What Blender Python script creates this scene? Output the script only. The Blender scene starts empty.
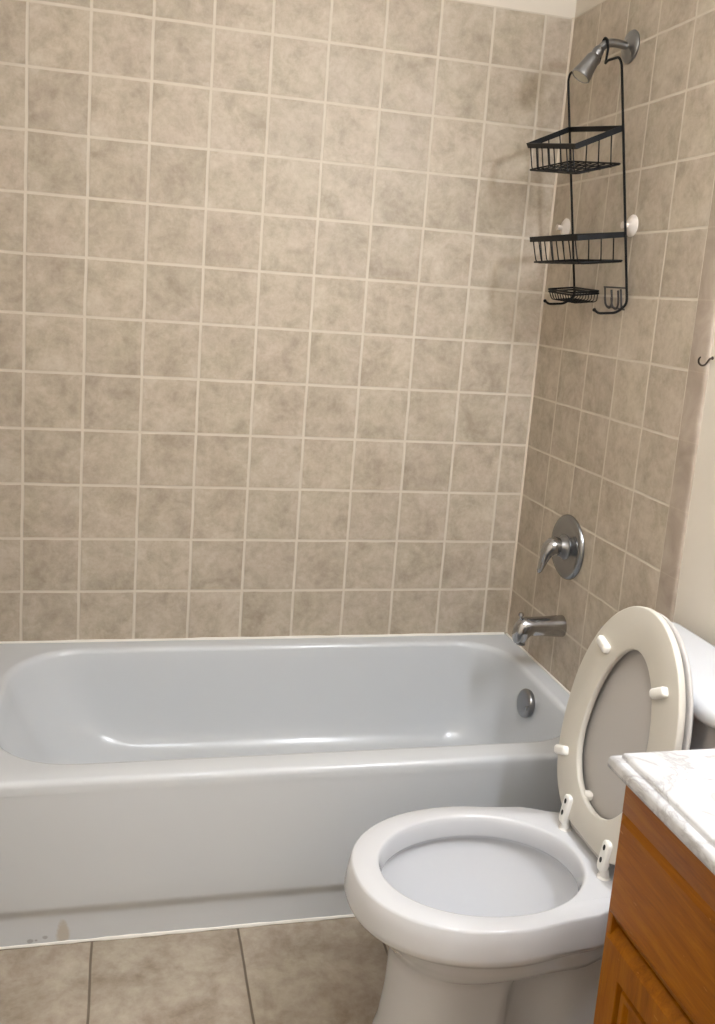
import bpy, bmesh, math, random
from math import sin, cos, pi, radians, sqrt
from mathutils import Vector, Matrix
C = bpy.context.scene
COL = C.collection

# ------------------------------------------------------------------ camera
cam_d = bpy.data.cameras.new('camera'); cam = bpy.data.objects.new('camera', cam_d); COL.objects.link(cam)
cam_d.sensor_width = 36.0; cam_d.sensor_fit = 'AUTO'
cam_d.lens = 916.263 / 1024 * 36
cam_d.shift_x = 13.0 / 1024; cam_d.shift_y = -55.846 / 1024
cam_d.clip_start = 0.02
_r = Vector((0.971225, -0.226970, 0.072154)); _u = Vector((-0.028809, 0.188776, 0.981598)); _f = Vector((0.236414, 0.955431, -0.176805))
cam.matrix_world = Matrix(((_r.x, _u.x, -_f.x, -1.22278), (_r.y, _u.y, -_f.y, -2.59659), (_r.z, _u.z, -_f.z, 1.44039), (0, 0, 0, 1)))
C.camera = cam

# ------------------------------------------------------------------ light and exposure
EXPOSURE = 0.0
BULB = 222.0          # vanity bulbs
CEIL_FILL = 38.0           # unseen ceiling dome, added as fill
W = bpy.data.worlds.new('world'); C.world = W; W.use_nodes = True
W.node_tree.nodes['Background'].inputs[0].default_value = (1, 0.97, 0.93, 1)
W.node_tree.nodes['Background'].inputs[1].default_value = 0.05
C.view_settings.view_transform = 'Standard'; C.view_settings.look = 'None'
C.view_settings.gamma = 1; C.view_settings.use_curve_mapping = False
C.view_settings.exposure = EXPOSURE

# ------------------------------------------------------------------ materials
def lin(c):
    return tuple(((v/255)/12.92 if v <= 10 else (((v/255)+.055)/1.055)**2.4) for v in c) + (1,)

class NT:
    def __init__(s, name):
        s.m = bpy.data.materials.new(name); s.m.use_nodes = True
        s.t = s.m.node_tree; s.n = s.t.nodes; s.b = s.n['Principled BSDF']
    def node(s, typ, **kw):
        n = s.n.new(typ)
        for k, v in kw.items(): setattr(n, k, v)
        return n
    def link(s, a, b): s.t.links.new(a, b)
    def val(s, sock, v):
        if hasattr(v, 'is_output') or isinstance(v, bpy.types.NodeSocket): s.link(v, sock)
        else: sock.default_value = v
    def math(s, op, a, b=0.0, c=0.0, clamp=False):
        n = s.node('ShaderNodeMath', operation=op); n.use_clamp = clamp
        s.val(n.inputs[0], a); s.val(n.inputs[1], b); s.val(n.inputs[2], c)
        return n.outputs[0]
    def mix(s, f, a, b, bt='MIX'):
        n = s.node('ShaderNodeMix', data_type='RGBA', blend_type=bt)
        s.val(n.inputs['Factor'], f); s.val(n.inputs[6], a); s.val(n.inputs[7], b)
        return n.outputs[2]
    def noise(s, vec, scale, detail=4, rough=.55, dist=0.0, out=0):
        n = s.node('ShaderNodeTexNoise'); n.inputs['Scale'].default_value = scale
        n.inputs['Detail'].default_value = detail; n.inputs['Roughness'].default_value = rough
        n.inputs['Distortion'].default_value = dist
        if vec is not None: s.link(vec, n.inputs['Vector'])
        return n.outputs[out]
    def ramp(s, f, stops):
        n = s.node('ShaderNodeValToRGB'); e = n.color_ramp.elements
        while len(e) < len(stops): e.new(.5)
        for el, (p, c) in zip(e, stops): el.position = p; el.color = c
        s.link(f, n.inputs[0]); return n.outputs[0]
    def pos(s):
        return s.node('ShaderNodeNewGeometry').outputs['Position']
    def obj(s):
        return s.node('ShaderNodeTexCoord').outputs['Object']
    def bump(s, h, strength, dist=.01):
        n = s.node('ShaderNodeBump'); n.inputs['Strength'].default_value = strength; n.inputs['Distance'].default_value = dist
        s.link(h, n.inputs['Height']); s.link(n.outputs[0], s.b.inputs['Normal'])

def plain(name, rgb, rough=.4, metal=0.0, spec=.5, coat=0.0):
    m = NT(name); m.b.inputs['Base Color'].default_value = lin(rgb)
    m.b.inputs['Roughness'].default_value = rough; m.b.inputs['Metallic'].default_value = metal
    m.b.inputs['Specular IOR Level'].default_value = spec
    m.b.inputs['Coat Weight'].default_value = coat
    m.b.inputs['Coat Roughness'].default_value = .08
    return m

def tile_mat(name, ua, va, pitch, uo, vo, grout_w, cols, grout, rough=.45, mott=9.0, gs=1.0, var=.10, rowvar=.004):
    """square ceramic tiles with grout lines; ua/va = world axes used as u and v"""
    m = NT(name)
    sep = m.node('ShaderNodeSeparateXYZ'); p = m.pos(); m.link(p, sep.inputs[0])
    # slight waviness of the grout lines
    wob = m.noise(p, 7.0, 2); wob = m.math('MULTIPLY', m.math('SUBTRACT', wob, .5), rowvar)
    u = m.math('DIVIDE', m.math('SUBTRACT', m.math('ADD', sep.outputs[ua], wob), uo), pitch)
    v = m.math('DIVIDE', m.math('SUBTRACT', m.math('ADD', sep.outputs[va], wob), vo), pitch)
    def edge(c):
        f = m.math('FRACT', c); return m.math('MULTIPLY', m.math('MINIMUM', f, m.math('SUBTRACT', 1.0, f)), pitch)
    d = m.math('MINIMUM', edge(u), edge(v))
    mr = m.node('ShaderNodeMapRange'); m.link(d, mr.inputs[0])
    mr.inputs[1].default_value = grout_w*.36; mr.inputs[2].default_value = grout_w*.72
    tilemask = mr.outputs[0]
    comb = m.node('ShaderNodeCombineXYZ'); m.link(m.math('FLOOR', u), comb.inputs[0]); m.link(m.math('FLOOR', v), comb.inputs[1])
    wn = m.node('ShaderNodeTexWhiteNoise', noise_dimensions='3D'); m.link(comb.outputs[0], wn.inputs[0])
    # each tile samples its own patch of the clouded glaze
    sc = m.node('ShaderNodeVectorMath', operation='SCALE'); m.link(wn.outputs['Color'], sc.inputs[0]); sc.inputs[3].default_value = 7.0
    add = m.node('ShaderNodeVectorMath', operation='ADD'); m.link(p, add.inputs[0]); m.link(sc.outputs[0], add.inputs[1])
    n1 = m.noise(add.outputs[0], mott*1.5, 6, .66, .35); n2 = m.noise(add.outputs[0], mott*5, 6, .7, .2)
    f = m.math('ADD', m.math('MULTIPLY', n1, .62), m.math('MULTIPLY', n2, .38))
    col = m.ramp(f, [(.36, lin(cols[0])), (.47, lin(cols[1])), (.55, lin(cols[2])), (.66, lin(cols[3]))])
    hsv = m.node('ShaderNodeHueSaturation'); m.link(col, hsv.inputs['Color'])
    m.link(m.math('ADD', 1-var/2, m.math('MULTIPLY', wn.outputs['Value'], var)), hsv.inputs['Value'])
    # faint pink and olive clouds in the glaze
    hn = m.noise(add.outputs[0], mott*.8, 3, .5, .5)
    m.link(m.math('ADD', .4865, m.math('MULTIPLY', hn, .027)), hsv.inputs['Hue'])
    gn = m.noise(p, 16.0, 4)
    gcol = m.mix(gn, lin(grout[0]), lin(grout[1]))
    gmask = m.math('ADD', m.math('MULTIPLY', tilemask, gs), 1-gs)
    m.link(m.mix(gmask, gcol, hsv.outputs[0]), m.b.inputs['Base Color'])
    m.link(m.math('ADD', .75, m.math('MULTIPLY', tilemask, rough-.75)), m.b.inputs['Roughness'])
    m.b.inputs['Specular IOR Level'].default_value = .32
    h = m.math('ADD', tilemask, m.math('MULTIPLY', f, .12))
    m.bump(h, .35, .0025)
    return m

P = .1555
WALLC = ((160, 147, 129), (177, 164, 146), (187, 174, 156), (198, 187, 171))
GROUT = ((196, 185, 168), (215, 206, 191))
M = {}
M['tile_back'] = tile_mat('tile_back', 0, 2, P, -.0852, .545, .0068, WALLC, GROUT).m
M['tile_right'] = tile_mat('tile_right', 1, 2, P, -.1603, .545, .0056, WALLC, GROUT).m
M['floor'] = tile_mat('floor_tile', 0, 1, .32, -.935, -1.07, .0048, ((140, 126, 110), (160, 147, 131), (172, 160, 144), (184, 173, 158)), ((95, 84, 72), (120, 108, 94)), rough=.5, mott=6.0).m
def bull():
    m = NT('bullnose'); p = m.pos(); sep = m.node('ShaderNodeSeparateXYZ'); m.link(p, sep.inputs[0])
    n = m.noise(p, 11, 6, .6, .8)
    col = m.ramp(n, [(.3, lin((150, 136, 121))), (.5, lin((166, 151, 136))), (.7, lin((179, 165, 150)))])
    v = m.math('FRACT', m.math('DIVIDE', m.math('SUBTRACT', sep.outputs[2], .545), P))
    d = m.math('MINIMUM', v, m.math('SUBTRACT', 1.0, v))
    k = m.math('LESS_THAN', d, .009)
    m.link(m.mix(m.math('MULTIPLY', k, .25), col, lin((190, 175, 155))), m.b.inputs['Base Color'])
    m.b.inputs['Roughness'].default_value = .45
    return m.m
M['bullnose'] = bull()
def paint(name, rgb):
    m = plain(name, rgb, .6, spec=.3); m.bump(m.noise(m.pos(), 120, 3), .12, .002); return m.m
M['paint'] = paint('wall_paint', (222, 213, 199))
M['ceil'] = paint('ceiling_paint', (238, 234, 226))
M['porcelain'] = plain('porcelain', (210, 211, 214), .12, spec=.5, coat=.3).m
M['tank_china'] = plain('tank_china', (208, 210, 214), .2, coat=.2).m
M['seat'] = plain('seat_plastic', (208, 203, 192), .38).m
M['cover'] = plain('cover_plastic', (188, 184, 180), .4).m
M['white'] = plain('white_plastic', (240, 238, 232), .4).m
M['hole'] = plain('dark_screw', (22, 20, 18), .6).m
M['black'] = plain('black_wire', (5, 5, 6), .5, spec=.22).m
M['black2'] = plain('grey_wire', (52, 48, 46), .45).m
M['chrome'] = plain('chrome', (176, 176, 178), .14, metal=1).m
M['nickel'] = plain('brushed_metal', (150, 151, 153), .24, metal=1).m
M['grey_chrome'] = plain('grey_chrome', (146, 146, 147), .3, metal=1).m
M['bronze'] = plain('bronze_hook', (52, 42, 34), .45, metal=.6).m
M['caulk'] = plain('caulk', (236, 232, 224), .6).m
M['corner_grout'] = plain('corner_grout', (214, 202, 184), .7).m
M['face'] = plain('spray_face', (196, 190, 172), .45).m
M['rubber'] = plain('clear_cup', (216, 206, 196), .3).m
M['water'] = plain('water', (196, 199, 205), .05).m
def glow(name, rgb, s):
    m = NT(name); m.b.inputs['Emission Color'].default_value = rgb + (1,); m.b.inputs['Emission Strength'].default_value = s
    return m.m
M['bulb'] = glow('lit_bulb', (.94, .98, 1.05), BULB)
M['dome'] = glow('fill_dome', (.94, .98, 1.05), CEIL_FILL)
def enamel():
    m = plain('tub_enamel', (206, 209, 212), .22, spec=.5, coat=.15); p = m.pos()
    sep = m.node('ShaderNodeSeparateXYZ'); m.link(p, sep.inputs[0])
    nz = m.math('MULTIPLY', m.math('SUBTRACT', m.noise(p, 70, 3), .5), .9)
    def spot(cx, cz, rx, rz, front=True):
        a = m.math('DIVIDE', m.math('SUBTRACT', sep.outputs[0], cx), rx); b = m.math('DIVIDE', m.math('SUBTRACT', sep.outputs[2], cz), rz)
        r = m.math('ADD', m.math('SQRT', m.math('ADD', m.math('MULTIPLY', a, a), m.math('MULTIPLY', b, b))), nz)
        k = m.node('ShaderNodeMapRange'); m.link(r, k.inputs[0]); k.inputs[1].default_value = .7; k.inputs[2].default_value = 1.1
        k.inputs[3].default_value = 1; k.inputs[4].default_value = 0
        return m.math('MULTIPLY', k.outputs[0], m.math('LESS_THAN', sep.outputs[1], -.7))
    col = lin((206, 209, 212))
    c = m.mix(m.math('MULTIPLY', spot(-1.316, .026, .014, .03), .5), col, lin((172, 152, 118)))
    for cx, cz, r in ((-1.354, .018, .006), (-1.385, .012, .007), (-1.372, .013, .003)):
        c = m.mix(m.math('MULTIPLY', spot(cx, cz, r, r*.8), .45), c, lin((120, 112, 112)))
    m.link(c, m.b.inputs['Base Color'])
    return m.m
M['enamel'] = enamel()
def marble():
    m = plain('marble_top', (244, 243, 242), .22, spec=.5); p = m.pos()
    n = m.noise(p, 5.0, 7, .62, 2.2)
    col = m.ramp(n, [(.40, lin((206, 206, 207))), (.49, lin((190, 189, 189))), (.515, lin((172, 170, 170))), (.55, lin((203, 203, 204)))])
    m.link(col, m.b.inputs['Base Color']); return m.m
M['marble'] = marble()
def wood(name, axis):
    m = plain(name, (160, 96, 36), .42, spec=.2); p = m.pos()
    mp = m.node('ShaderNodeMapping'); m.link(p, mp.inputs[0])
    mp.inputs['Scale'].default_value = (9, 1.2, 9) if axis == 'y' else (9, 9, 1.2)
    g = m.noise(mp.outputs[0], 5.0, 7, .62, .7)
    mp2 = m.node('ShaderNodeMapping'); m.link(p, mp2.inputs[0]); mp2.inputs['Scale'].default_value = (60, 3, 60) if axis == 'y' else (60, 60, 3)
    g2 = m.noise(mp2.outputs[0], 6.0, 3, .6)
    f = m.math('ADD', m.math('MULTIPLY', g, .7), m.math('MULTIPLY', g2, .3))
    col = m.ramp(f, [(.32, lin((116, 64, 0))), (.5, lin((140, 82, 3))), (.68, lin((158, 100, 12)))])
    # a few pale scuffs
    mp3 = m.node('ShaderNodeMapping'); m.link(p, mp3.inputs[0]); mp3.inputs['Scale'].default_value = (20, 9, 30)
    s = m.noise(mp3.outputs[0], 4.0, 2); k = m.math('GREATER_THAN', s, .735)
    m.link(m.mix(m.math('MULTIPLY', k, .35), col, lin((206, 150, 92))), m.b.inputs['Base Color'])
    m.bump(f, .08, .002)
    return m.m
M['wood'] = wood('oak_rail', 'y'); M['wood_v'] = wood('oak_stile', 'z')
M['wood_groove'] = plain('oak_groove', (104, 50, 16), .45).m

# ------------------------------------------------------------------ mesh helpers
def tag(o, label=None, cat=None, group=None, kind=None):
    if label: o['label'] = label
    if cat: o['category'] = cat
    if group: o['group'] = group
    if kind: o['kind'] = kind
    return o
def thing(name, loc, label, cat, group=None):
    o = bpy.data.objects.new(name, None); COL.objects.link(o); o.location = loc; o.empty_display_size = .05
    return tag(o, label, cat, group)

class MB:
    def __init__(s): s.bm = bmesh.new()
    def box(s, x0, x1, y0, y1, z0, z1, bev=0.0, seg=2, mi=0):
        vs = [s.bm.verts.new((x, y, z)) for z in (z0, z1) for y in (y0, y1) for x in (x0, x1)]
        fs = [s.bm.faces.new([vs[i] for i in q]) for q in ((0, 2, 3, 1), (4, 5, 7, 6), (0, 1, 5, 4), (2, 6, 7, 3), (0, 4, 6, 2), (1, 3, 7, 5))]
        for f in fs: f.material_index = mi
        if bev:
            es = list({e for f in fs for e in f.edges})
            bmesh.ops.bevel(s.bm, geom=es, offset=bev, segments=seg, profile=.5, affect='EDGES')
        return s
    def loft(s, rings, cap0=True, cap1=True, closed=True, mi=0):
        R = [[s.bm.verts.new(p) for p in r] for r in rings]
        n = len(R[0])
        for a, b in zip(R[:-1], R[1:]):
            for i in range(n if closed else n-1):
                j = (i+1) % n
                try: f = s.bm.faces.new((a[i], a[j], b[j], b[i])); f.material_index = mi
                except ValueError: pass
        if cap0: s.bm.faces.new(list(reversed(R[0]))).material_index = mi
        if cap1: s.bm.faces.new(R[-1]).material_index = mi
        return s
    def tube(s, pts, r, n=10, smooth=True, closed=False, sub=6):
        pts = [Vector(p) for p in pts]
        rr = r if isinstance(r, (list, tuple)) else [r]*len(pts)
        if smooth and len(pts) > 2: pts, rr = catmull(pts, rr, sub, closed)
        rings = []; prev = None
        N = len(pts)
        for i in range(N):
            a = pts[(i-1) % N] if closed or i > 0 else pts[0]
            b = pts[(i+1) % N] if closed or i < N-1 else pts[-1]
            t = (b-a).normalized()
            if prev is None:
                prev = t.orthogonal().normalized()
            prev = (prev - t*prev.dot(t)).normalized(); q = t.cross(prev)
            rings.append([pts[i] + prev*rr[i]*cos(2*pi*k/n) + q*rr[i]*sin(2*pi*k/n) for k in range(n)])
        if closed:
            rings.append(rings[0]); return s.loft(rings, False, False)
        return s.loft(rings)
    def lathe(s, prof, o, axis, n=40, ref=None, sx=1.0):
        """prof = [(radius, height)], revolved about axis through o"""
        o = Vector(o); a = Vector(axis).normalized(); p = Vector(ref) if ref else a.orthogonal()
        p = (p - a*p.dot(a)).normalized(); q = a.cross(p)
        rings = [[o + a*h + p*max(r, 1e-5)*cos(2*pi*k/n)*sx + q*max(r, 1e-5)*sin(2*pi*k/n) for k in range(n)] for r, h in prof]
        return s.loft(rings)
    def sphere(s, c, r, n=16):
        bmesh.ops.create_uvsphere(s.bm, u_segments=n, v_segments=n//2, radius=r, matrix=Matrix.Translation(c)); return s
    def build(s, name, mats, parent=None, smooth=True, angle=40, bevel=0.0, kind=None):
        bmesh.ops.remove_doubles(s.bm, verts=s.bm.verts, dist=1e-6)
        bmesh.ops.recalc_face_normals(s.bm, faces=s.bm.faces)
        me = bpy.data.meshes.new(name); s.bm.to_mesh(me); s.bm.free()
        for m in (mats if isinstance(mats, (list, tuple)) else [mats]): me.materials.append(m)
        o = bpy.data.objects.new(name, me); COL.objects.link(o)
        if parent is not None:
            o.parent = parent
            loc = Vector((0, 0, 0)); q = parent
            while q is not None: loc += q.location; q = q.parent
            me.transform(Matrix.Translation(-loc))
        if bevel:
            b = o.modifiers.new('bevel', 'BEVEL'); b.width = bevel; b.segments = 3; b.limit_method = 'ANGLE'; b.angle_limit = radians(35)
        if smooth:
            for f in me.polygons: f.use_smooth = True
            if bevel:
                for f in me.polygons: f.use_smooth = True
            me.set_sharp_from_angle(angle=radians(angle))
        if kind: o['kind'] = kind
        return o
def catmull(pts, rr, sub, closed=False):
    out = []; ro = []; N = len(pts)
    rng = range(N) if closed else range(N-1)
    for i in rng:
        if closed: p0, p1, p2, p3 = pts[(i-1) % N], pts[i], pts[(i+1) % N], pts[(i+2) % N]; r1, r2 = rr[i], rr[(i+1) % N]
        else: p0, p1, p2, p3 = pts[max(i-1, 0)], pts[i], pts[i+1], pts[min(i+2, N-1)]; r1, r2 = rr[i], rr[i+1]
        for k in range(sub):
            t = k/sub
            out.append(.5*((2*p1)+(p2-p0)*t+(2*p0-5*p1+4*p2-p3)*t*t+(3*p1-p0-3*p2+p3)*t**3)); ro.append(r1+(r2-r1)*t)
    if not closed: out.append(pts[-1]); ro.append(rr[-1])
    return out, ro
def rrect(x0, x1, y0, y1, radii, z, nc=10, ne=8):
    """rounded rectangle, counter-clockwise; radii = (x0y0, x1y0, x1y1, x0y1)"""
    out = []
    cs = [(x0, y0, 1, 1, pi), (x1, y0, -1, 1, 1.5*pi), (x1, y1, -1, -1, 0), (x0, y1, 1, -1, .5*pi)]
    for i, (cx, cy, sx, sy, a0) in enumerate(cs):
        r = radii[i]; ox, oy = cx+sx*r, cy+sy*r
        for k in range(nc+1):
            a = a0 + .5*pi*k/nc; out.append(Vector((ox+r*cos(a), oy+r*sin(a), z)))
        nx, ny, tx, ty, b0 = cs[(i+1) % 4]; r2 = radii[(i+1) % 4]
        e = Vector((nx+tx*r2+r2*cos(b0), ny+ty*r2+r2*sin(b0), z)); s0 = out[-1].copy()
        for k in range(1, ne): out.append(s0.lerp(e, k/ne))
    return out
def interp(x, pts):
    if x <= pts[0][0]: return pts[0][1]
    for (a, va), (b, vb) in zip(pts[:-1], pts[1:]):
        if x <= b:
            t = (x-a)/(b-a); t = t*t*(3-2*t); return va+(vb-va)*t
    return pts[-1][1]

# ------------------------------------------------------------------ room shell
XL, YF, ZC = -1.575, -3.10, 2.44
ROW_TOP = .545 + 11*P
b = MB(); b.box(XL-.1, .1, .006, .12, 0, ZC, mi=0); b.box(XL+.006, 0, 0, .0068, 0, ROW_TOP, mi=1)
b.build('wall_back', [M['paint'], M['tile_back']], smooth=False, kind='structure')
b = MB(); b.box(.006, .12, YF, .006, 0, ZC, mi=0); b.box(0, .0068, -.782, 0, 0, ROW_TOP, mi=1)
b.build('wall_right', [M['paint'], M['tile_right']], smooth=False, kind='structure')
b = MB(); b.box(XL-.12, XL, YF, .006, 0, ZC, mi=0); b.box(XL-.0002, XL+.006, -.847, 0, 0, ROW_TOP, mi=1)
b.build('wall_left', [M['paint'], M['tile_right']], smooth=False, kind='structure')
b = MB(); b.box(XL-.12, .12, YF-.12, YF, 0, ZC); b.build('wall_front', M['paint'], smooth=False, kind='structure')
b = MB(); b.box(XL-.12, .12, YF-.12, .12, -.1, 0); b.build('floor', M['floor'], smooth=False, kind='structure')
b = MB(); b.box(XL-.12, .12, YF-.12, .12, ZC, ZC+.1); b.build('ceiling', M['ceil'], smooth=False, kind='structure')
# bullnose edge tiles of the right wall
b = MB()
pr = [(-.782, -.0005), (-.834, -.0005), (-.8415, .0008), (-.8455, .003), (-.847, .0068), (-.782, .0068)]
b.loft([[(x, y, z) for y, x in pr] for z in (.01, ROW_TOP)])
b.build('trim_1', M['bullnose'], kind='structure')
# caulk lines: wall corner, tub to wall, tub to floor
b = MB(); b.tube([(-.001, -.001, .40), (-.001, -.001, ROW_TOP)], .0042, 8, smooth=False); b.build('trim_2', M['corner_grout'], kind='structure')
random.seed(4)
b = MB()
b.tube([(XL+.02+i*(.0-XL-.03)/40, -.001, .3945) for i in range(41)], [.0035+random.random()*.0022 for i in range(41)], 8, sub=2)
b.tube([(-.001, -.755+i*.75/20, .3945) for i in range(21)], [.003+random.random()*.001 for i in range(21)], 8, sub=2)
b.build('trim_3', M['caulk'], kind='structure')
b = MB(); b.tube([(XL+.01+i*(-.01-XL)/60, -.7465-random.random()*.001, .0015) for i in range(61)], [.0042+random.random()*.0022 for i in range(61)], 8, sub=2)
b.build('trim_4', M['caulk'], kind='structure')
# baseboard along the painted part of the right wall
b = MB(); b.box(-.008, .0068, -1.47, -.85, 0, .09, .003); b.build('baseboard_right', M['white'], kind='structure')

# ------------------------------------------------------------------ bathtub
RIM = .393; TX0, TX1, TYF = -1.566, -.0015, -.761
tub = thing('bathtub', (-.78, -.38, 0), 'long white enamel bathtub with a panelled apron along the tiled back wall', 'bathtub')
def tring(x0, x1, y0, y1, ra, z): return rrect(x0, x1, y0, y1, ra, z)
rings = []
# lip turned down at the front, then flat rim, rolled edge, basin, floor
O = lambda d, z, r=.014: tring(TX0, TX1, TYF+d, -.002, (r, r, .004, .004), z)
rings += [O(.0, RIM-.030), O(0, RIM-.014), O(.0012, RIM-.008), O(.004, RIM-.0035), O(.008, RIM-.001), O(.013, RIM)]
ix0, ix1, iy0, iy1 = -1.498, -.058, -.688, -.052
R0 = (.20, .17, .15, .19)
def I(l, r, f, k, dr, z): return tring(ix0+l, ix1-r, iy0+f, iy1-k, tuple(max(.03, q-dr) for q in R0), z)
rings += [I(-.012, -.012, -.012, -.010, -.012, RIM), I(-.004, -.004, -.004, -.004, -.004, RIM-.0015), I(.002, .002, .002, .002, .0, RIM-.007), I(.007, .005, .006, .005, .0, RIM-.016)]
prof = [(.345, .018, .010, .010, .008), (.30, .036, .014, .018, .013), (.24, .066, .021, .028, .020), (.19, .096, .028, .037, .027), (.15, .128, .036, .047, .036), (.125, .158, .046, .058, .048), (.108, .19, .060, .074, .064), (.098, .225, .080, .095, .086), (.094, .28, .11, .13, .12)]
for z, l, r, f, k in prof: rings.append(I(l, r, f, k, .01+l*.1, z-.004*0))
rings.append(tring(-1.0, -.4, -.42, -.32, (.04,)*4, .090))
b = MB(); b.loft(rings, cap0=False, cap1=True)
# the floor falls gently towards the drain
for v in b.bm.verts:
    if v.co.z < .13: v.co.z -= .02*(v.co.x+1.5)/1.5 * min(1, (.13-v.co.z)/.03)
b.build('basin', M['enamel'], tub, angle=75)
# apron with a raised panel over a recessed kick band
xs = [TX0, -1.50, -1.464, -1.459, -1.454, -1.449, -1.444, -1.2, -.9, -.6, -.3, -.075, -.07, -.055, -.03, TX1]
zs = [.0, .04, .064, .070, .075, .080, .085, .090, .095, .1, .15, .2, .26, .32, .372]
def ay(x, z):
    fx = min(1, max(0, (x+1.465)/.020)) * min(1, max(0, (-.055-x)/.015)); fz = min(1, max(0, (z-.064)/.036))
    k = min(fx, fz); k = k*k*(3-2*k)
    return -.7485 - .0118*k
b = MB(); g = [[b.bm.verts.new((x, ay(x, z), z)) for x in xs] for z in zs]
for i in range(len(zs)-1):
    for j in range(len(xs)-1): b.bm.faces.new((g[i][j], g[i][j+1], g[i+1][j+1], g[i+1][j]))
bk = [b.bm.verts.new((x, -.73, z)) for x, z in ((TX0, 0), (TX1, 0), (TX1, .372), (TX0, .372))]
b.bm.faces.new((bk[0], bk[3], bk[2], bk[1]))
for loop, (p0, p1) in (([g[0][j] for j in range(len(xs))], (bk[1], bk[0])), (list(reversed([g[-1][j] for j in range(len(xs))])), (bk[3], bk[2])), (list(reversed([g[i][0] for i in range(len(zs))])), (bk[0], bk[3])), ([g[i][-1] for i in range(len(zs))], (bk[2], bk[1]))):
    b.bm.faces.new(list(reversed(loop + [p0, p1])))
b.build('apron', M['enamel'], tub, angle=60)
# overflow plate on the drain end wall
oc = Vector((-.083, -.345, .322)); on = Vector((-1, 0, .17)).normalized()
b = MB(); b.lathe([(.0, -.012), (.038, -.012), (.041, -.004), (.041, .002), (.038, .006), (.030, .008), (.0, .0085)], oc, on)
op = b.build('overflow_plate', M['grey_chrome'], tub); op['label'] = 'round chrome overflow plate on the drain end'
b = MB(); b.box(oc.x-.016, oc.x-.004, oc.y-.012-.030, oc.y-.004-.030, oc.z-.004, oc.z+.008, .003); b.build('trip_lever', M['chrome'], op)
b = MB(); b.lathe([(0, 0), (.034, 0), (.034, .003), (.026, .004), (.0, .002)], (-.25, -.37, .0715), (0, 0, 1)); b.build('drain', M['chrome'], tub)

# ------------------------------------------------------------------ tub spout
sp = thing('tub_spout', (0, -.352, .556), 'chrome tub spout on the tiled wall just above the tub rim', 'spout')
rings = []
for x, zc, ry, rz in ((0, .556, .030, .031), (-.010, .556, .030, .031), (-.045, .5555, .0275, .0285), (-.09, .556, .0265, .0265), (-.100, .5555, .0265, .027), (-.107, .5515, .0265, .0315), (-.113, .547, .0262, .0365), (-.120, .5445, .0258, .038), (-.128, .5425, .0245, .0365), (-.135, .539, .022, .0325), (-.140, .536, .018, .027), (-.1435, .533, .012, .018), (-.1448, .531, .004, .006)):
    rings.append([(x, -.352+ry*cos(2*pi*k/28), zc+rz*sin(2*pi*k/28)) for k in range(28)])
b = MB(); b.loft(rings)
body = b.build('spout_body', M['chrome'], sp)
b = MB(); b.lathe([(0, 0), (.0125, 0), (.0125, .006), (.010, .006), (.010, .002), (0, .002)], (-.120, -.352, .5095), (0, 0, -1), 24); b.build('outlet', M['grey_chrome'], sp)
b = MB(); b.lathe([(0, 0), (.0035, 0), (.0035, .008), (.007, .010), (.0075, .016), (.006, .019), (0, .0195)], (-.128, -.352, .577), (0, 0, 1), 20); b.build('diverter_knob', M['chrome'], sp)

# ------------------------------------------------------------------ bath mixer valve
va = thing('shower_valve', (0, -.338, .783), 'round chrome shower valve with a single lever on the tiled side wall', 'faucet')
vc = (0, -.338, .783); ax = (-1, 0, 0)
b = MB(); b.lathe([(0, 0), (.089, 0), (.0915, .003), (.0905, .008), (.085, .0125), (.073, .0135), (.063, .0115), (.053, .0115), (.03, .014), (0, .014)], vc, ax, 56); b.build('escutcheon', M['nickel'], va)
b = MB(); b.lathe([(0, .012), (.034, .012), (.035, .016), (.030, .020), (.027, .028), (.024, .034), (0, .034)], vc, ax, 32); b.build('collar', M['grey_chrome'], va)
b = MB()
h0 = Vector((-.038, -.338, .783))
sec = [((-.030, 0, 0), .0235, .0245), ((-.040, 0, .002), .0265, .027), ((-.050, 0, .001), .0265, .0255), ((-.059, .001, -.006), .024, .022), ((-.066, .002, -.020), .019, .0165), ((-.070, .003, -.038), .0145, .0115), ((-.075, .004, -.058), .012, .0085), ((-.080, .004, -.071), .010, .007), ((-.0825, .004, -.076), .005, .003)]
pts = [Vector((c[0], -.338+c[1], .783+c[2])) for c, _, _ in sec]; rings = []
for i, (c, rw, rt) in enumerate(sec):
    t = (pts[min(i+1, len(pts)-1)]-pts[max(i-1, 0)]).normalized(); w = Vector((0, 1, 0)); nrm = t.cross(w).normalized()
    rings.append([pts[i] + w*rw*cos(2*pi*k/20) + nrm*rt*sin(2*pi*k/20) for k in range(20)])
b.loft(rings); b.build('lever_handle', M['chrome'], va)

# ------------------------------------------------------------------ shower arm and head
SY = -.352
sh = thing('wall_shower', (0, SY, 2.099), 'small chrome shower head on a bent arm high on the side wall', 'shower')
b = MB(); b.lathe([(0, 0), (.039, 0), (.0405, .003), (.038, .007), (.030, .010), (.020, .012), (.013, .017), (0, .017)], (0, SY, 2.099), ax, 40); b.build('flange', M['grey_chrome'], sh)
b = MB(); b.tube([(0, SY, 2.099), (-.02, SY, 2.100), (-.045, SY, 2.102), (-.066, SY, 2.099), (-.079, SY, 2.090), (-.088, SY, 2.079)], .0105, 18); b.build('arm', M['grey_chrome'], sh)
hd = Vector((-.52, .03, -.85)).normalized(); ho = Vector((-.086, SY, 2.083))
b = MB(); b.lathe([(0, -.004), (.010, -.004), (.0135, .002), (.0145, .010), (.0135, .018), (.0135, .020), (.0160, .022), (.0185, .028), (.0195, .038), (.0212, .053), (.0242, .069), (.0256, .076), (.0256, .082), (.0238, .084), (.023, .081), (0, .0805)], ho, hd, 36)
hb = b.build('shower_head', M['grey_chrome'], sh)
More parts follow.
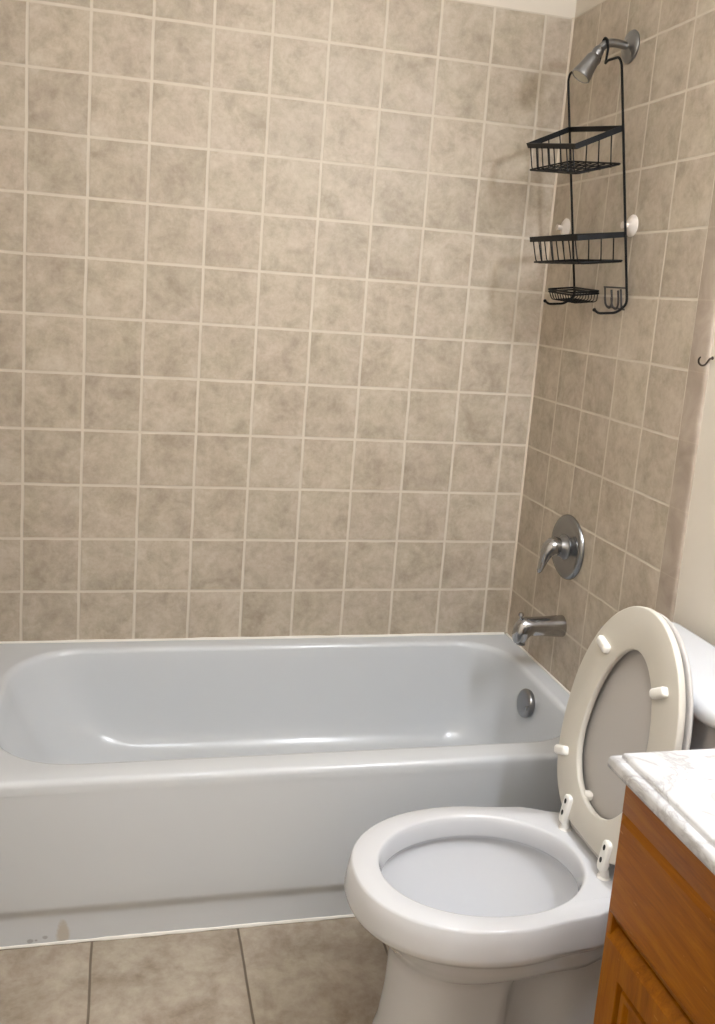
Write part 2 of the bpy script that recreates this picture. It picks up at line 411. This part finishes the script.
b = MB(); b.lathe([(0, .0802), (.022, .0802), (.022, .0825), (.012, .0835), (0, .0835)], ho, hd, 32); b.build('spray_face', M['face'], hb)

# ------------------------------------------------------------------ shower caddy
ca = thing('shower_caddy', (-.03, -.342, 1.46), 'black wire shower caddy with two baskets hanging below the shower head', 'shower caddy')
lean = .1272
e_u = Vector((0, -1, 0)); e_n = Vector((-1, 0, 0)); e_z = Vector((0, 0, 1))
cv = e_z*cos(lean)+e_n*sin(lean); cn = e_n*cos(lean)-e_z*sin(lean)
cu = Vector((0, -1, -.052)); cv = Vector((-.1266, .0642, .9899))   # it hangs crooked and leans off the wall
CO = Vector((-.0368, -.3554, 1.65)); HW = .1415
def cp(u, v, n, t=0, v0=0):
    """caddy point; t tilts the n axis forward about height v0"""
    return CO + cu*u + cv*(v0 + (v-v0)*cos(t) - n*sin(t)) + cn*(n*cos(t) + (v-v0)*sin(t))
def poly(pts, r=.012, seg=4):
    """polyline with rounded corners"""
    pts = [Vector(p) for p in pts]; out = [pts[0]]
    for a, p, c in zip(pts[:-2], pts[1:-1], pts[2:]):
        d1, d2 = (a-p), (c-p); k = min(r, d1.length*.45, d2.length*.45); s, e = p+d1.normalized()*k, p+d2.normalized()*k
        for i in range(seg+1):
            t = i/seg; out.append(s*(1-t)**2 + p*2*t*(1-t) + e*t*t)
    out.append(pts[-1]); return out
# the frame: two uprights, shoulders, the loop over the shower arm, hooks at the feet
loop = [(.008, .408, -.012), (.009, .438, -.020), (.014, .458, -.021), (.0255, .4655, -.021), (.037, .458, -.021), (.042, .438, -.020), (.044, .408, -.012)]
b = MB()
path = [(-HW, -.195, .088), (-HW, -.203, .078), (-HW, -.205, .03), (-HW, -.185, 0), (-HW, .385, 0), (-HW+.012, .403, 0), (-.06, .408, 0), (.0, .400, -.004)]
path += loop + [(.054, .398, -.004), (.075, .403, 0), (HW-.012, .402, 0), (HW, .385, 0), (HW, -.185, 0), (HW, -.205, .03), (HW, -.203, .078), (HW, -.195, .088)]
b.tube(poly([cp(*q) for q in path], .014), .0032, 8, smooth=False)
b.build('frame', M['black'], ca)
for s in (-1, 1):
    b = MB(); b.sphere(cp(s*HW, -.194, .089), .0048, 10); b.build('hook_tip', M['black'], ca)
def basket(v0, tilt, depth, h, tb, roll=0.0):
    def cp(u, v, n, t=0, v1=0): return globals()['cp'](u, v, n, t, v1) - cv*roll*u
    def lowp(u, n): return cp(u, v0+lo, n, tb, v0+lo)
    b = MB(); U = HW-.001
    corners = [(-U, 0), (U, 0), (U, depth), (-U, depth)]
    # flat band rim
    def strip(d, z): return [cp(u+(d if u < 0 else -d), v0+z, n+(-d if n > .01 else d), tilt, v0) for u, n in corners]
    R = [strip(0, -.0068), strip(0, .0068), strip(.0028, .0068), strip(.0028, -.0068)]; R.append(R[0])
    b.loft(R, False, False)
    rim = b
    w = MB(); r = .0016; lo = -h
    for i in range(8):                                   # bars from the front rim under the basket to the back
        u = -U+.018+(2*U-.036)*i/7
        w.tube(poly([cp(u, v0, depth-.002, tilt, v0), lowp(u, depth-.008), lowp(u, .006), lowp(u, .002)], .014), r, 6, smooth=False)
    for i in range(3):                                   # side bars
        n = depth*(.24+.26*i)
        w.tube(poly([cp(-U+.001, v0, n, tilt, v0), lowp(-U+.007, n), lowp(U-.007, n), cp(U-.001, v0, n, tilt, v0)], .012), r, 6, smooth=False)
    q = [(-U+.004, .004), (U-.004, .004), (U-.004, depth-.006), (-U+.004, depth-.006)]
    w.tube(poly([lowp(u, n)+cv*.003 for u, n in q+[q[0]]], .012), .0024, 6, smooth=False)
    for n in (.03, .06, .09):
        if n < depth: w.tube([lowp(-U+.008, n), lowp(U-.008, n)], r, 6, smooth=False)
    bo = w.build('basket', M['black'], ca)
    rim.build('basket_rim', M['black'], bo, angle=30)
basket(.248, .31, .132, .086, .16, .085)
basket(-.020, .02, .128, .066, .0, -.03)
# soap dish
b = MB(); v0 = -.168; u0, u1, n0, n1 = -HW+.004, .012, .004, .082
rim = [cp(u, v0, n) for u, n in ((u0, n0), (u1, n0), (u1, n1), (u0, n1))]
for dz in (0, .006): b.tube(poly([p+cv*dz for p in rim+[rim[0]]], .012), .0026, 8, smooth=False)
for i in range(9):
    u = u0+.012+(u1-u0-.024)*i/8
    b.tube(poly([cp(u, v0, n1), cp(u, v0-.022, n1-.006), cp(u, v0-.022, n0+.004), cp(u, v0, n0)], .008), .0013, 6, smooth=False)
for k in range(3): b.tube([cp(u0+.008, v0-.022, n0+.016+.018*k), cp(u1-.008, v0-.022, n0+.016+.018*k)], .0014, 6, smooth=False)
b.build('soap_dish', M['black'], ca)
# razor holder of bent wire beside it
b = MB()
b.tube(poly([cp(.03, -.150, .001), cp(HW, -.146, .001)], .008), .0022, 8, smooth=False)
b.tube(poly([cp(.036, -.150, .002), cp(.034, -.198, .002), cp(HW-.012, -.200, .002)], .012), .0022, 8, smooth=False)
for u, d in ((.055, 1), (.088, 1)):
    b.tube([cp(u+.018, -.154, .004), cp(u+.018, -.184, .004), cp(u+.012, -.199, .006), cp(u+.002, -.199, .008), cp(u-.004, -.190, .010), cp(u-.002, -.172, .012)], .0027, 8)
b.tube([cp(.118, -.150, .003), cp(.119, -.197, .003)], .0026, 8, smooth=False)
b.build('razor_holder', M['black2'], ca)
for y, z in ((-.100, 1.664), (-.466, 1.652)):
    b = MB(); b.lathe([(0, 0), (.027, 0), (.0275, .002), (.022, .007), (.011, .012), (.007, .014), (.007, .026), (.009, .028), (0, .030)], (-.0005, y, z), ax, 28)
    b.build('suction_cup', M['rubber'], ca)

# ------------------------------------------------------------------ hook at the tile edge
hk = Vector((.006, -.854, 1.356))
b = MB(); b.lathe([(0, 0), (.004, 0), (.0035, .002), (0, .0025)], hk, ax, 16)
b.tube([hk+Vector(q) for q in ((.002, 0, 0), (-.006, .001, -.002), (-.010, .003, -.010), (-.015, .004, -.016), (-.022, .005, -.017), (-.028, .006, -.012), (-.029, .006, -.004), (-.026, .005, .001))], [.0021]*7+[.0015], 10)
b.build('cup_hook', M['bronze']); tag(bpy.data.objects['cup_hook'], 'small dark metal hook on the painted wall beside the tile edge', 'hook')

# ------------------------------------------------------------------ toilet
YT = -1.135; YB = -1.1445   # seat and bowl centre lines
to = thing('toilet', (-.42, YT, 0), 'white toilet with raised seat standing between bathtub and wooden vanity', 'toilet')
NS = 96
def outline(xf, xb, h, z, n=NS):
    out = []
    for i in range(n):
        a = 2*pi*i/n; t = (1-cos(a))/2; x = xf+(xb-xf)*t
        y = h(t, x)*(1 if a <= pi else -1); out.append(Vector((x, YB+y, z)))
    return out
def egg(W, p=2.0, xw=.5):
    def h(t, x):
        q = (xw-t)/xw if t < xw else (t-xw)/(1-xw)
        return W*max(0, 1-abs(q)**p)**(1/p)
    return h
def deck(W, xf, xw, ctl, xb, end=.05):
    def h(t, x):
        if x < xw: q = (xw-x)/(xw-xf); return W*max(0, 1-abs(q)**2.15)**(1/2.15)
        w = interp(x, [(xw, W)]+ctl)
        d = xb-x
        if d < end: w -= end*(1-sqrt(max(0, 1-((end-d)/end)**2)))
        return max(w, 0) if d > 1e-6 else 0
    return h
rings = []
ICX0, ICX1 = -.738, -.372
# inside, from the outlet up
for z, x0, x1, w in ((.135, -.55, -.47, .028), (.145, -.572, -.455, .038), (.17, -.603, -.435, .050), (.205, -.645, -.412, .074), (.24, -.684, -.385, .101), (.285, -.715, -.356, .127), (.325, -.734, -.338, .150), (.342, -.740, -.335, .156), (.350, -.741, -.334, .156), (.353, -.738, -.338, .153), (.356, -.732, -.347, .147), (.362, -.730, -.350, .145), (.388, -.7345, -.345, .149), (.396, -.7365, -.343, .151), (.399, -.739, -.340, .1532), (.400, -.743, -.336, .156)):
    rings.append(outline(x0, x1, egg(w, 2.05, .52), z))
ctl = [(-.40, .176), (-.30, .142), (-.20, .125), (-.04, .125)]
def ext(z, xf, W, xb=-.035, k=1.0, xw=-.54, c=None): rings.append(outline(xf, xb, deck(W, xf, xw, [(x, w*k) for x, w in (c or ctl)], xb), z))
ext(.400, -.784, .187, k=.975); ext(.3985, -.787, .1895, k=.985); ext(.395, -.789, .1915, k=.99); ext(.375, -.7935, .195); ext(.350, -.7975, .198); ext(.341, -.7965, .1975); ext(.334, -.792, .194); ext(.3305, -.784, .188, k=.97)
ext(.318, -.768, .180, k=.92); ext(.300, -.750, .171, k=.88); ext(.283, -.733, .161, k=.84); ext(.268, -.721, .150, k=.8)
cw = [(-.515, .102), (-.475, .058), (-.43, .058), (-.36, .094), (-.2, .098), (-.07, .098)]
ext(.256, -.714, .139, -.05, 1, -.55, [(-.47, .132), (-.36, .112), (-.2, .10), (-.06, .10)])
ext(.247, -.709, .127, -.06, 1, -.56, [(-.48, .119), (-.38, .100), (-.28, .10), (-.06, .10)])
ext(.237, -.705, .114, -.06, 1, -.58, [(-.50, .104), (-.455, .092), (-.38, .090), (-.28, .10), (-.06, .10)])
ext(.215, -.702, .108, -.065, 1, -.59, [(-.51, .100), (-.47, .076), (-.42, .076), (-.34, .096), (-.2, .10), (-.06, .10)])
ext(.185, -.701, .107, -.07, 1, -.60, cw)
ext(.13, -.703, .107, -.075, 1, -.60, cw)
ext(.06, -.711, .112, -.08, 1, -.60, cw)
cf = [(-.50, .108), (-.46, .090), (-.42, .090), (-.34, .108), (-.2, .11), (-.07, .108)]
ext(.030, -.719, .118, -.08, 1, -.60, cf)
ext(.010, -.724, .122, -.08, 1, -.60, cf)
ext(.0, -.725, .123, -.08, 1, -.60, cf)
b = MB(); b.loft(rings)
bowl = b.build('bowl', M['porcelain'], to, angle=80)
for s in (-1, 1):                                        # trapway swelling on each flank
    b = MB(); b.tube([(-.30, YB+s*.040, .20), (-.28, YB+s*.062, .245), (-.24, YB+s*.074, .262), (-.19, YB+s*.072, .215), (-.19, YB+s*.068, .14), (-.25, YB+s*.062, .08)], [.03, .045, .050, .048, .045, .04], 20); b.build('trapway', M['porcelain'], bowl)
    b = MB(); b.lathe([(0, 0), (.016, 0), (.0155, .010), (.010, .019), (0, .022)], (-.30, YB+s*.115, .002), (0, 0, 1), 20); b.build('bolt_cap', M['porcelain'], bowl)
b = MB(); b.loft([outline(-.599, -.438, egg(.0475, 2.05, .52), z) for z in (.166, .168)]); b.build('bowl_water', M['water'], bowl)
# tank and its lid
TC = -1.108
b = MB(); rings = []
for z, x0, x1, hw in ((.401, -.17, -.035, .175), (.41, -.18, -.03, .186), (.44, -.188, -.026, .195), (.60, -.196, -.024, .205), (.738, -.200, -.022, .211)):
    rings.append(rrect(x0, x1, TC-hw, TC+hw, (.045, .02, .02, .045), z))
b.loft(rings); b.build('tank', M['tank_china'], to, angle=50)
def lidring(d, z):
    r = rrect(-.216+d, -.016-d*.5, TC-.232+d, TC+.232-d, (max(.012, .055-d), .022, .022, max(.012, .055-d)), z)
    return [Vector((p.x - .012*(1-((p.y-TC)/.232)**2)*(1 if p.x < -.1 else 0), p.y, p.z)) for p in r]
b = MB(); b.loft([lidring(.016, .738), lidring(.006, .7385), lidring(.0015, .742), lidring(0, .748), lidring(0, .758), lidring(.003, .767), lidring(.010, .774), lidring(.020, .7775), lidring(.034, .779)])
b.build('tank_lid', M['tank_china'], to, angle=60)
# raised seat and cover: local frame w across, l up the ring, d behind the seat face
HX, HZ = -.3253, .4245
def frame(t):
    t = radians(t); e_l = Vector((sin(t), 0, cos(t))); e_d = Vector((cos(t), 0, -sin(t))); return e_l, e_d
def sp_(t, off, w, l, d):
    e_l, e_d = frame(t); return Vector((HX, YT+.003, HZ)) + Vector((0, 1, 0))*w + e_l*l + e_d*(d+off)
def seat_out(L, Wd, lw, inset, n=96, bot=.62, l0=0.0):
    c = lw*L; out = []
    for i in range(n):
        a = 2*pi*i/n
        if sin(a) >= 0: w = (Wd-inset)*cos(a); l = c+(L-c-inset)*sin(a)
        else:
            s = -sin(a)                                   # squarer at the hinge end
            w = (Wd-inset)*(abs(cos(a))**.45)*(1 if cos(a) >= 0 else -1); l = c-(c-inset-l0)*(s**.9 if s < 1 else 1)
            w *= 1-.13*(s**3)
        out.append((w, l))
    return out
def hole_out(n=96):
    out = []
    for i in range(n):
        a = 2*pi*i/n; lc = .195
        w = .108*cos(a)*(1-.05*sin(a)); l = lc + (.195 if sin(a) > 0 else .138)*sin(a); out.append((w, l))
    return out
TS = 9.57
SO = [seat_out(.474, .182, .46, q) for q in (.0035, .001, 0, 0, .002, .007)]; SD = [0, .0006, .003, .0115, .0145, .016]
HO = hole_out(); hc = (0, .20)
def grow(o, k): return [(hc[0]+(w-hc[0])*(1+k/.11), hc[1]+(l-hc[1])*(1+k/.16)) for w, l in o]
rings = [[sp_(TS, 0, w, l, d) for w, l in o] for o, d in zip(SO, SD)]
HR = [(.006, .016), (.0015, .0135), (0, .010), (0, .004), (.001, .001), (.0035, 0)]
rings += [[sp_(TS, 0, w, l, d) for w, l in grow(HO, k)] for k, d in HR]; rings.append(rings[0])
b = MB(); b.loft(rings, False, False); st = b.build('seat', M['seat'], to, angle=60)
def bumper(par, w, l, ang, d=0.0, t=TS, ln=.021, wd=.0095, h=.012):
    bb = MB(); rg = []
    for k, hh in ((0, .002), (0, -h*.6), (.0025, -h*.92), (.005, -h)):
        pts = rrect(-ln+k, ln-k, -wd+k, wd-k, (.006-k*.6,)*4, 0, 5, 2)
        rg.append([sp_(t, 0, w+p.x*cos(ang)-p.y*sin(ang), l+p.x*sin(ang)+p.y*cos(ang), d+hh) for p in pts])
    bb.loft(rg); return bb.build('bumper', M['white'], par, angle=50)
bumper(st, .108, .360, radians(16)); bumper(st, -.098, .351, radians(-31)); bumper(st, .147, .108, radians(-22)); bumper(st, -.146, .100, radians(20))
# cover
TCV = 9.9
CVO = [seat_out(.469, .181, .46, q, l0=.012) for q in (.008, .003, 0, 0, .002, .008, .03)]; CD = [.0, .001, .003, .006, .009, .0112, .012]
b = MB(); b.loft([[sp_(TCV, .0215, w, l, d) for w, l in o] for o, d in zip(CVO, CD)])
cvr = b.build('seat_cover', M['cover'], to, angle=60)
bb = bumper(cvr, .046, .066, 0, .0215, TCV, .010, .008, .014)
b = MB(); q = sp_(TCV, .0215, .0535, .066, -.006); b.sphere(q, .0042, 10); b.build('screw_recess', M['hole'], bb)
# hinges
def hinge(w):
    b = MB(); rg = []
    for k, dd in ((0, .003), (0, -.006), (.002, -.008), (.005, -.009)):
        pts = rrect(-.0115+k, .0115-k, -.020+k, .040-k, (.009-k,)*4, 0, 5, 2)
        rg.append([sp_(TS, 0, w+p.x, .006+p.y, dd) for p in pts])
    b.loft(rg)
    base = Vector((HX-.004, YT+.003+w, .400))
    b.tube([sp_(TS, 0, w, -.012, -.004), base+Vector((.004, -.003, .012)), base+Vector((.005, -.004, -.001))], [.0105, .0095, .011], 16)
    b.lathe([(0, 0), (.0135, 0), (.013, .002), (.010, .004), (0, .005)], base+Vector((.005, -.004, -.0005)), (0, 0, 1), 20)
    h = b.build('hinge', M['white'], to, angle=50)
    for l in (.033, .008):
        b = MB(); rg = []
        for dd in (-.0080, -.0096):
            rg.append([sp_(TS, 0, w+.0036*cos(2*pi*k/14), l+.0056*sin(2*pi*k/14), dd) for k in range(14)])
        b.loft(rg); b.build('screw_hole', M['hole'], h)
hinge(.076); hinge(-.082)
b = MB(); b.tube([(HX+.012, YT+.08, .414), (HX+.012, YT-.074, .414)], .0045, 12, smooth=False); b.build('hinge_rod', M['cover'], to)

# ------------------------------------------------------------------ vanity cabinet and countertop
VY0, VY1 = -1.473, -2.12
vn = thing('vanity_cabinet', (-.23, -1.80, 0), 'honey brown oak vanity cabinet under a white marble top', 'cabinet')
b = MB(); b.box(-.456, -.004, VY1, VY0, .10, .7685, .0015); b.box(-.4745, -.450, VY0-.013, VY0, .10, .700, .0015)
b.box(-.40, -.004, VY1+.002, VY0-.002, .0, .10)
b.build('carcass', M['wood_v'], vn)
b = MB(); b.box(-.4745, -.4562, VY1, VY0, .7002, .7685, .001); b.build('top_rail', M['wood'], vn)
def front(y0, y1, z0, z1, x0, x1, top, bot, side=.004, mat=None, name=None, holes=None, run=.014):
    """front slab: back plane x0, face plane x1, bevelled by top/bot heights"""
    b = MB()
    def ring(x, a): return [(x, y1+side*a, z0+bot*a), (x, y0-side*a, z0+bot*a), (x, y0-side*a, z1-top*a), (x, y1+side*a, z1-top*a)]
    rings = [ring(x0, 0), ring(x1+run, 0), ring(x1, 1)]
    if holes:
        for inset, dx in holes:
            rings.append([(x1+dx, y1+side+inset, z0+bot+inset), (x1+dx, y0-side-inset, z0+bot+inset), (x1+dx, y0-side-inset, z1-top-inset), (x1+dx, y1+side+inset, z1-top-inset)])
    b.loft(rings)
    return b.build(name, mat, vn, angle=20, bevel=.0012)
front(VY0-.003, VY1, .521, .713, -.456, -.4775, .026, .021, side=.002, run=.012, mat=M['wood'], name='false_drawer_front')
mid = (VY0+VY1)/2
for ya, yb in ((VY0-.003, mid+.002), (mid-.002, VY1)):
    front(ya, yb, .115, .514, -.456, -.4775, .016, .006, side=.002, mat=M['wood_v'], name='door', holes=[(.046, 0), (.048, .009), (.053, .010), (.056, .002), (.066, .002), (.068, .010), (.074, .010), (.10, .002)])
ct = MB()
cx0, cy0, cy1 = -.504, -1.464, -2.14
def cring(d, z): return [(-.0015, cy1, z), (cx0+d, cy1, z), (cx0+d, cy0-d, z), (-.0015, cy0-d, z)]
prof = [(.018, .7692), (.003, .7695), (.0005, .772), (0, .778), (.0006, .785), (.003, .7895), (.007, .7915), (.012, .7918), (.0135, .793), (.0142, .7975), (.0165, .8003), (.021, .801)]
ct.loft([cring(d, z) for d, z in prof])
o = ct.build('countertop', M['marble'], angle=60)
tag(o, 'white marble countertop with a moulded edge on the oak vanity', 'countertop')

# ------------------------------------------------------------------ lamps out of the frame: vanity light bar, plus an added ceiling fill
vl = thing('vanity_light', (0, -1.80, 2.02), 'three bulb vanity light bar on the wall above the vanity', 'lamp')
b = MB(); b.box(-.03, .0055, -2.10, -1.50, 1.97, 2.07, .006); b.build('back_plate', M['chrome'], vl)
for y in (-1.6, -1.8, -2.0):
    b = MB(); b.lathe([(0, 0), (.026, 0), (.026, .03), (.018, .045), (0, .045)], (-.03, y, 2.02), ax, 20); b.build('socket', M['chrome'], vl)
    b = MB(); b.sphere((-.118, y, 2.02), .048, 14); b.build('bulb', M['bulb'], vl)
cl = thing('ceiling_fill', (-.85, -1.9, ZC), 'round white dome added on the ceiling as unseen fill light', 'lamp')  # added lamp, kept low to fill in beside the vanity bulbs
b = MB(); b.lathe([(0, 0), (.15, 0), (.15, .02), (0, .02)], (-.85, -1.9, ZC-.0005), (0, 0, -1), 32); b.build('base', M['white'], cl)
b = MB(); b.lathe([(.0, .02), (.135, .02), (.13, .045), (.10, .07), (.05, .085), (0, .088)], (-.85, -1.9, ZC), (0, 0, -1), 24); b.build('dome', M['dome'], cl)
